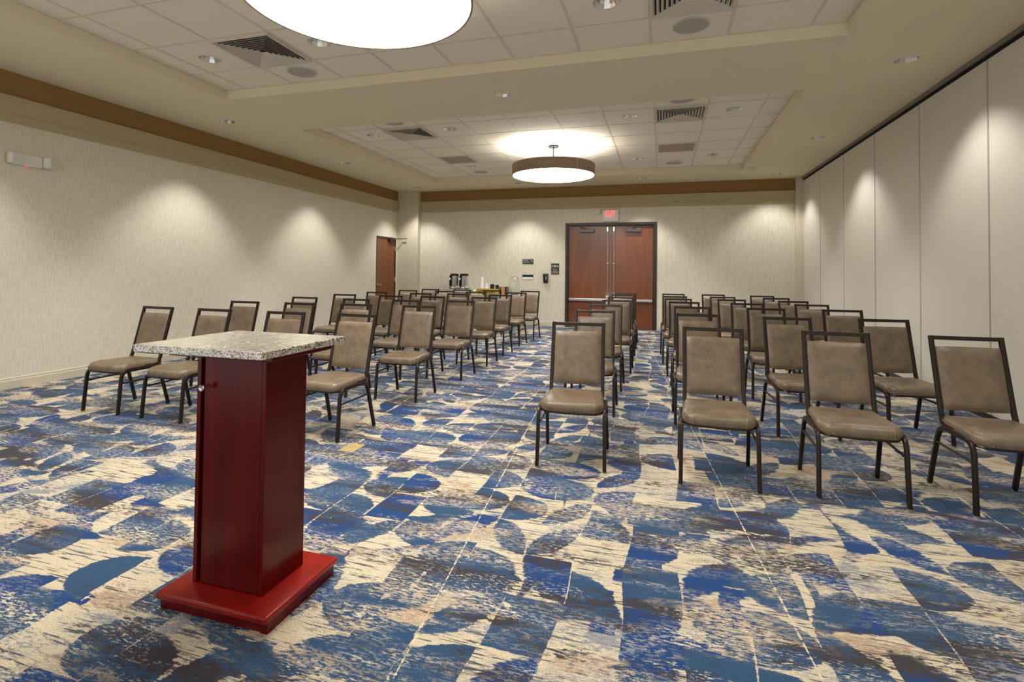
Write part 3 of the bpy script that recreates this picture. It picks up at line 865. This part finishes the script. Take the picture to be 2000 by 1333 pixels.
# ---------------------------------------------------------------- podium
t = thing('podium', 'dark red wooden podium with speckled granite top standing on the carpet', 'podium', (-1.551, 1.715, 0), 0)
obj('base_board', bevel(box(new(), -0.249 + 0.013, 0.249 + 0.013, -0.208, 0.208, 0.040, 0.067), 0.009, 3), 'mahogany_flat', t, True)
bm = new()
for sx in (-1, 1):
    box(bm, 0.013 + sx * 0.239 - (0.03 if sx > 0 else 0), 0.013 + sx * 0.239 + (0.03 if sx < 0 else 0), -0.19, 0.19, 0, 0.041)
box(bm, 0.013 - 0.209, 0.013 + 0.209, -0.19, -0.165, 0.004, 0.041); box(bm, 0.013 - 0.209, 0.013 + 0.209, 0.165, 0.19, 0.004, 0.041)
obj('plinth', bm, 'mahogany', t)
bw, bd = 0.160, 0.115
bm = new()
box(bm, -bw, -bw + 0.018, -bd, bd, 0.067, 0.932); box(bm, bw - 0.018, bw, -bd, bd, 0.067, 0.932); box(bm, -bw + 0.018, bw - 0.018, bd - 0.018, bd, 0.067, 0.932)
box(bm, -bw + 0.018, bw - 0.018, -bd + 0.02, bd - 0.018, 0.067, 0.082)
box(bm, -bw + 0.018, bw - 0.018, -bd + 0.02, bd - 0.018, 0.91, 0.932)
body = obj('body', bevel(bm, 0.0012, 1), 'mahogany', t)
obj('interior_shade', box(new(), -bw + 0.019, bw - 0.019, -bd + 0.024, -bd + 0.026, 0.083, 0.909), 'dark_gap', body)  # near-black sheet behind the door, painted shade of the hollow body
dr = obj('door', bevel(box(new(), -bw + 0.036, bw - 0.0195, -bd + 0.001, -bd + 0.018, 0.072, 0.926), 0.0015), 'mahogany', t)
dr['label'] = 'dark red cabinet door facing the camera'
bm = new(); lathe(bm, [(0, 0), (0.007, 0), (0.006, 0.006), (0.0042, 0.010), (0.0042, 0.020), (0.010, 0.024), (0.0125, 0.028), (0.0125, 0.033), (0.0095, 0.036), (0.007, 0.035), (0, 0.0345)], n=32)
bmesh.ops.rotate(bm, verts=bm.verts, cent=(0, 0, 0), matrix=Matrix.Rotation(PI / 2, 3, 'X'))
bmesh.ops.translate(bm, verts=bm.verts, vec=(-bw + 0.055, -bd, 0.812))
obj('knob', bm, 'chrome', dr, True)
obj('sub_top', bevel(box(new(), -0.235, 0.235, -0.175, 0.175, 0.932, 0.954), 0.003), 'mahogany', t)
obj('granite_top', bevel(box(new(), -0.286 - 0.019, 0.286 - 0.019, -0.245 - 0.017, 0.245 - 0.017, 0.954, 0.981), 0.003, 2), 'granite', t)

# ---------------------------------------------------------------- coffee service by the back wall
ty0, ty1, tz = 11.35, 11.93, 0.735
t = thing('service_table', 'long narrow table with coffee things against the back wall', 'table', (-4.0, 11.64, 0), 0)
obj('tabletop', bevel(box(new(), -1.0, 1.0, -0.28, 0.28, tz - 0.03, tz), 0.006), 'table_top', t)
for sx in (-1, 1):
    for sy in (-1, 1):
        bm = new(); sweep(bm, [(sx * 0.93, sy * 0.22, 0.03), (sx * 0.93, sy * 0.22, tz - 0.03)], circ(0.018, 12), (1, 0, 0))
        lathe(bm, [(0, 0), (0.022, 0), (0.022, 0.03), (0, 0.03)], (sx * 0.93, sy * 0.22), 16)
        obj('leg', bm, 'black_plastic', t, True)
YC = 11.58
t = thing('urn_stand', 'low silver stand carrying the two coffee urns', 'stand', (-4.60, YC, tz), 0)
obj('stand_top', bevel(box(new(), -0.30, 0.30, -0.13, 0.13, 0.095, 0.118), 0.005), 'steel', t)
for sx in (-1, 1):
    for sy in (-1, 1): obj('leg', box(new(), sx * 0.28 - 0.01, sx * 0.28 + 0.01, sy * 0.11 - 0.01, sy * 0.11 + 0.01, 0, 0.096), 'steel', t)
obj('drip_shelf', bevel(box(new(), -0.27, 0.27, -0.11, 0.11, 0.03, 0.042), 0.003), 'seal', t)
def urn(x, label):
    t = thing('coffee_urn', label, 'coffee urn', (x, YC, tz + 0.118), 0, 'steel and black coffee urns')
    bm = new(); bevel(box(bm, -0.10, 0.10, -0.10, 0.10, 0, 0.02), 0.006); box(bm, -0.10, -0.02, -0.03, 0.10, 0.018, 0.32); obj('stand_frame', bm, 'black_plastic', t)
    bm = new(); lathe(bm, [(0, 0.07), (0.075, 0.07), (0.082, 0.085), (0.082, 0.31), (0, 0.31)], (0.012, 0), 36); obj('steel_tank', bm, 'steel', t, True)
    bm = new(); lathe(bm, [(0, 0.305), (0.098, 0.305), (0.102, 0.315), (0.102, 0.345), (0.09, 0.356), (0, 0.362)], (0, 0), 36); obj('lid', bm, 'black_plastic', t, True)
    bm = new(); box(bm, -0.096, -0.078, -0.085, -0.04, 0.06, 0.305); obj('sight_gauge', bevel(bm, 0.004), 'black_plastic', t)
    bm = new(); box(bm, -0.1, -0.062, -0.0885, -0.084, 0.21, 0.26); obj('gauge_label', bm, 'white_paper', t)
    bm = new(); bevel(box(bm, -0.02, 0.03, -0.125, -0.07, 0.055, 0.085), 0.006); bevel(box(bm, -0.008, 0.012, -0.135, -0.11, 0.03, 0.07), 0.004); obj('tap', bm, 'chrome', t)
    bm = new(); bevel(box(bm, -0.045, 0.05, -0.104, -0.099, 0.012, 0.045), 0.002); obj('badge', bm, 'white_paper', t)
    return t
urn(-4.722, 'coffee urn nearer the corner column, on the silver stand')
urn(-4.475, 'coffee urn nearer the cup stacks, on the silver stand')

t = thing('condiment_box', 'gold cardboard box with black lettering under the cup stacks', 'box', (-3.86, YC, tz), 0)
obj('box_body', bevel(box(new(), -0.27, 0.27, -0.09, 0.09, 0, 0.133), 0.003), 'gold_card', t)
text_mesh('lettering', 'COMFORT', 0.085, 'black_plastic', t, (0.0, -0.0915, 0.055), sx=1.0, bold=0.002)
def cups(x, h, r, mat, label, taper=0.0):
    bm = new(); prof = [(0, 0)]; n = max(4, int(h / 0.016)); rr = r
    for k in range(n):
        z0_ = h * k / n; z1_ = h * (k + 1) / n
        f = 1 - taper * (k / n) ** 2
        prof += [(rr * f, z0_ + 0.001), (rr * f, z1_ - 0.004), (rr * f * 0.965, z1_ - 0.003), (rr * f * 0.965, z1_)]
    prof.append((0, h))
    lathe(bm, prof, n=28)
    o = obj('cup_stack', bm, mat, None, True, loc=(x, YC, tz + 0.134))
    return tag(o, label, 'cups', 'stacks on the gold box')
cups(-4.03, 0.275, 0.042, 'white_paper', 'tall stack of white paper cups on the gold box', 0.22)
cups(-3.905, 0.125, 0.046, 'white_paper', 'short white stack on the gold box')
cups(-3.775, 0.105, 0.048, 'dark_cup', 'dark stack beside the short white one on the gold box')
cups(-3.655, 0.088, 0.046, 'dark_cup', 'shortest dark stack, next to the wooden caddy')
t = thing('tea_caddy', 'small wooden caddy with dark ends beside the gold box', 'caddy', (-3.485, YC, tz), 0)
bm = new(); bevel(box(bm, -0.052, 0.045, -0.10, 0.10, 0, 0.185), 0.003); obj('drawers', bm, 'orange_wood', t)
bm = new(); bevel(box(bm, -0.078, -0.0525, -0.10, 0.10, 0, 0.187), 0.003); bevel(box(bm, 0.0455, 0.078, -0.10, 0.10, 0, 0.187), 0.003); obj('side_panel', bm, 'black_plastic', t)
for k in range(4):
    for xx in (-0.026, 0.018):
        bm = new(); box(bm, xx - 0.01, xx + 0.01, -0.103, -0.099, 0.025 + k * 0.042, 0.031 + k * 0.042); obj('pull', bm, 'black_plastic', t)
t = thing('drink_dispenser', 'clear plastic drink dispenser at the doors end of the coffee table', 'drink dispenser', (-3.24, YC, tz), 0)
bm = new(); lathe(bm, [(0.075, 0), (0.105, 0.02), (0.118, 0.10), (0.122, 0.25), (0.10, 0.36), (0.09, 0.40), (0.087, 0.40), (0.097, 0.358), (0.119, 0.25), (0.115, 0.10), (0.102, 0.023), (0.0, 0.006), (0.0, 0)], n=40); obj('jar', bm, 'clear_plastic', t, True)
bm = new(); sweep(bm, [(0, -0.11, 0.09), (0, -0.15, 0.09), (0, -0.155, 0.05)], circ(0.010, 10), (1, 0, 0)); obj('spigot', bm, 'chrome', t, True)
bm = new(); lathe(bm, [(0, 0.405), (0.092, 0.402), (0.094, 0.41), (0.03, 0.42), (0.012, 0.44), (0, 0.442)], n=32); obj('lid', bm, 'clear_plastic', t, True)
bm = new(); bmesh.ops.create_icosphere(bm, subdivisions=3, radius=0.05)
rnd = random.Random(3)
for v in bm.verts:
    v.co = Vector((v.co.x * 0.6, v.co.y * 0.8, v.co.z * 1.1)) * (1 + 0.22 * math.sin(v.co.x * 90 + 1) * math.cos(v.co.z * 70) + rnd.uniform(-0.06, 0.06)); v.co.z = max(v.co.z, -0.052)
tag(obj('crumpled_bag', bm, 'bag_plastic', None, True, loc=(-4.20, YC - 0.02, tz + 0.053)), 'small crumpled white bag between the urns and the gold box', 'bag')

# ---------------------------------------------------------------- banquet chairs
def chair():
    """faces local -y; origin on the floor under the seat"""
    t = thing('banquet_chair', 'chair', 'chair')
    H = 0.895
    sec = rrect(0.0125, 0.0115, 0.004, 2)
    # back frame: mitred hoop whose posts curve forward into the seat rails
    def post(x, s):
        return [Vector((x, -0.06, 0.388)), Vector((x, 0.115, 0.384)), Vector((x, 0.146, 0.392)), Vector((x, 0.160, 0.415)), Vector((x * 0.997, 0.176, 0.46))]
    X = 0.1825
    pts = post(-X, -1) + [Vector((-0.181, 0.281, H - 0.0115))] + [Vector((0.181, 0.281, H - 0.0115))] + list(reversed(post(X, 1)))
    # posts and rails as three mitred runs
    bm = new()
    L = post(-X, -1) + [Vector((-0.181, 0.284, H - 0.001))]
    Rr = post(X, 1) + [Vector((0.181, 0.284, H - 0.001))]
    sweep(bm, L, sec, (1, 0, 0)); sweep(bm, Rr, sec, (1, 0, 0))
    sweep(bm, [(-0.1685, 0.2812, H - 0.0125), (0.1685, 0.2812, H - 0.0125)], rrect(0.0115, 0.0115, 0.003, 2), (0, 0.25, 1))
    obj('back_frame', bm, 'bronze', t, True)
    # padded back
    def pad(w, h, th, nx, nz):
        bm = new(); front = []; back = []
        for iz in range(nz + 1):
            for ix in range(nx + 1):
                u = -1 + 2 * ix / nx; v = -1 + 2 * iz / nz
                e = (1 - abs(u) ** 5) * (1 - abs(v) ** 5)
                e = max(e, 0.0) ** 0.45
                k = 1 - 0.02 * (abs(u) * abs(v)) ** 6
                front.append(bm.verts.new((u * w * k, -0.006 - th * e, v * h * k)))
                back.append(bm.verts.new((u * w * k, 0.006 + th * 0.45 * e, v * h * k)))
        W = nx + 1
        for iz in range(nz):
            for ix in range(nx):
                a = iz * W + ix
                bm.faces.new((front[a], front[a + 1], front[a + 1 + W], front[a + W]))
                bm.faces.new((back[a], back[a + W], back[a + 1 + W], back[a + 1]))
        for ix in range(nx):
            bm.faces.new((front[ix], back[ix], back[ix + 1], front[ix + 1])); a = nz * W + ix
            bm.faces.new((front[a], front[a + 1], back[a + 1], back[a]))
        for iz in range(nz):
            a = iz * W; b = a + W
            bm.faces.new((front[a], front[b], back[b], back[a])); a += nx; b += nx
            bm.faces.new((front[a], back[a], back[b], front[b]))
        return bm
    bm = pad(0.1688, 0.190, 0.020, 18, 18)
    zc = 0.648
    ang = math.atan2(0.284 - 0.176, H - 0.46)
    bmesh.ops.rotate(bm, verts=bm.verts, cent=(0, 0, 0), matrix=Matrix.Rotation(-ang, 3, 'X'))
    yc = 0.176 + (zc - 0.46) * math.tan(ang)
    bmesh.ops.translate(bm, verts=bm.verts, vec=(0, yc, zc))
    br = obj('backrest', bm, 'vinyl', t, True)
    # seat cushion: trapezoid with clipped front corners and domed top
    def outline(k=0.0):
        pl = [(-0.158, 0.185), (0.158, 0.185), (0.186, 0.150), (0.196, 0.0), (0.207, -0.130), (0.203, -0.175), (0.165, -0.226), (0.10, -0.238), (0.0, -0.242), (-0.10, -0.238), (-0.165, -0.226), (-0.203, -0.175), (-0.207, -0.130), (-0.196, 0.0), (-0.186, 0.150)]
        return [Vector((x, y, 0)) for x, y in pl]
    def dense(pl, n=5):
        out = []
        m_ = len(pl)
        for i in range(m_):
            p0, p1, p2, p3 = pl[i - 1], pl[i], pl[(i + 1) % m_], pl[(i + 2) % m_]
            for k in range(n):
                q_ = k / n
                out.append(0.5 * ((2 * p1) + (p2 - p0) * q_ + (2 * p0 - 5 * p1 + 4 * p2 - p3) * q_ ** 2 + (3 * p1 - p0 - 3 * p2 + p3) * q_ ** 3))
        return out
    ol = dense(outline())
    bm = new(); rings = []
    # (scale of outline, z)
    prof = [(0.955, 0.366), (0.985, 0.368), (1.0, 0.380), (1.0, 0.398), (0.985, 0.414), (0.95, 0.426), (0.88, 0.433), (0.72, 0.438), (0.45, 0.440)]
    for s_, z in prof:
        rings.append([])
        for p in ol:
            zz = z
            if z > 0.4: zz -= 0.006 * max(0, -p.y / 0.24) ** 2 * 1.0
            rings[-1].append(bm.verts.new((p.x * s_, -0.02 + (p.y + 0.02) * s_, zz)))
    for A, B in zip(rings, rings[1:]):
        for k in range(len(A)): bm.faces.new((A[k], A[(k + 1) % len(A)], B[(k + 1) % len(A)], B[k]))
    bm.faces.new(rings[-1]); bm.faces.new(list(reversed(rings[0])))
    st = obj('seat', bm, 'vinyl', t, True)
    # piped seams running across both front corners
    def on_cushion(p):
        c = Vector((0, -0.02)); d = Vector((p.x, p.y)) - c
        s_ = 1.0
        for A, B in zip(ol, ol[1:] + ol[:1]):
            ax, ay, bx, by = A.x, A.y - c.y, B.x, B.y - c.y
            den = (bx - ax) * d.y - (by - ay) * d.x
            if abs(den) < 1e-12: continue
            q_ = (ay * d.x - ax * d.y) / den
            if -1e-6 <= q_ <= 1 + 1e-6:
                hx, hy = ax + (bx - ax) * q_, ay + (by - ay) * q_
                if hx * d.x + hy * d.y > 0: s_ = d.length / math.hypot(hx, hy)
        top = [(q[0], q[1]) for q in prof[3:]]
        z = top[0][1]
        for (s0, z0), (s1, z1) in zip(top, top[1:]):
            if s1 <= s_ <= s0: z = z0 + (z1 - z0) * (s0 - s_) / (s0 - s1)
        return Vector((p.x, p.y, z - 0.006 * max(0, -p.y / 0.24) ** 2 + 0.0008))
    for sx in (-1, 1):
        bm = new()
        a_ = Vector((sx * 0.199, -0.045)); b_ = Vector((sx * 0.146, -0.2345)); m_ = Vector((sx * 0.168, -0.15))
        pp = []
        for k in range(15):
            t_ = k / 14
            p = a_ * (1 - t_) ** 2 + m_ * 2 * t_ * (1 - t_) + b_ * t_ * t_
            pp.append(on_cushion(p))
        last = pp[-1]
        pp += [Vector((last.x, last.y - 0.004, 0.398)), Vector((last.x, last.y - 0.0045, 0.385)), Vector((last.x, last.y - 0.003, 0.372))]
        sweep(bm, pp, circ(0.0022, 6), (0.2, 0.1, 1))
        obj('piping', bm, 'piping', st, True)
    # dark pan below the cushion
    bm = new(); rings = []
    for s_, z in ((0.93, 0.352), (0.975, 0.354), (0.985, 0.360), (0.97, 0.368)):
        rings.append([bm.verts.new((p.x * s_, -0.02 + (p.y + 0.02) * s_, z)) for p in ol])
    for A, B in zip(rings, rings[1:]):
        for k in range(len(A)): bm.faces.new((A[k], A[(k + 1) % len(A)], B[(k + 1) % len(A)], B[k]))
    bm.faces.new(rings[-1]); bm.faces.new(list(reversed(rings[0])))
    obj('seat_pan', bm, 'bronze', t, True)
    # leg arches, each split in a front and a rear leg
    for sx in (-1, 1):
        fx, tx = sx * 0.2155, sx * 0.2110
        whole = smooth_path([(fx, -0.226, 0.007), (tx, -0.198, 0.377), (tx - sx * 0.004, 0.135, 0.377), (fx - sx * 0.001, 0.236, 0.007)], 0.075, 8)
        k = len(whole) // 2
        leg_sec = rrect(0.0115, 0.0135, 0.0055, 2)
        for seg, foot in ((whole[:k + 1], whole[0]), (whole[k:], whole[-1])):
            bm = new(); sweep(bm, seg, leg_sec, (1, 0, 0))
            lg = obj('leg', bm, 'bronze', t, True)
            bm = new(); lathe(bm, [(0, 0), (0.012, 0), (0.0135, 0.003), (0.0135, 0.009), (0, 0.010)], (foot.x, foot.y), 14)
            obj('foot_glide', bm, 'glide', lg, True)
        bm = new(); sweep(bm, [(sx * 0.212, -0.207, 0.270), (sx * 0.2105, 0.160, 0.278)], circ(0.0075, 10), (1, 0, 0))
        obj('stretcher', bm, 'bronze', t, True)
    return t

BX = {'L': 'on the wallpapered wall side', 'R': 'on the panel wall side'}
ORD = ['front', 'second', 'third', 'fourth', 'fifth', 'sixth', 'rear']
LEFT = [[(-4.627, 3.576, -0.038), (-3.931, 3.56, -0.028), (-3.13, 3.55, 0.014), (-2.46, 3.571, -0.061)],
        [(-4.58, 4.63, 0.011), (-3.85, 4.65, 0.021), (-3.20, 4.75, 0.007), (-2.458, 4.784, 0.009)],
        [(-4.61, 5.73, 0.032), (-3.77, 5.64, -0.004), (-3.10, 5.70, -0.024), (-2.42, 5.869, -0.001)],
        [(-4.66, 6.73, 0.017), (-3.84, 6.68, 0.022), (-3.19, 6.73, 0.012), (-2.44, 6.85, 0.003)],
        [(-4.69, 7.72, 0.003), (-3.84, 7.67, 0.004), (-3.22, 7.81, 0.021), (-2.48, 7.75, -0.019)],
        [(-4.67, 8.83, 0.0), (-3.89, 8.78, -0.025), (-3.27, 8.79, -0.016), (-2.52, 8.83, -0.031)],
        [(-4.57, 9.62, -0.031), (-3.90, 9.67, -0.051), (-3.25, 9.67, -0.032), (-2.48, 9.70, -0.032)]]
RIGHT = [[(-0.571, 3.584, 0.059), (0.328, 3.558, -0.009), (1.069, 3.592, -0.011), (1.791, 3.615, 0.041)],
         [(-0.62, 4.90, 0.025), (0.32, 4.83, 0.024), (1.06, 4.77, 0.094), (1.83, 4.90, 0.129)],
         [(-0.63, 5.93, 0.005), (0.32, 5.95, 0.009), (1.09, 6.03, 0.023), (1.86, 6.12, 0.073)],
         [(-0.59, 7.00, 0.0), (0.28, 6.99, 0.012), (1.04, 7.03, 0.007), (1.80, 7.12, 0.024)],
         [(-0.61, 7.98, -0.003), (0.23, 7.87, 0.009), (0.98, 8.04, 0.015), (1.78, 7.97, 0.040)],
         [(-0.63, 8.83, -0.009), (0.20, 8.75, 0.008), (0.95, 8.91, 0.023), (1.74, 8.91, 0.045)],
         [(-0.64, 9.57, -0.011), (0.20, 9.77, 0.005), (0.89, 9.86, 0.023), (1.68, 9.75, 0.050)]]
# places named from the column by the double door axis outwards
PL = ['closest to the wallpapered wall', 'second from the wallpapered wall', 'third from the wallpapered wall', 'on the aisle, wallpapered wall side']
PR = ['standing alone in the aisle column', 'third from the panel wall', 'second from the panel wall', 'closest to the panel wall']
proto = chair()
index_kids()
first = True
for blk, names in ((LEFT, PL), (RIGHT, PR)):
    for i, row in enumerate(blk):
        for j, (x, y, a) in enumerate(row):
            c = proto if first else copy_tree(proto)
            first = False
            c.location = (x, y, 0); c.rotation_euler = (0, 0, a)
            c['label'] = 'brown vinyl chair in the %s row, %s' % (ORD[i], names[j])
            c['group'] = 'brown banquet chairs in rows facing the podium'
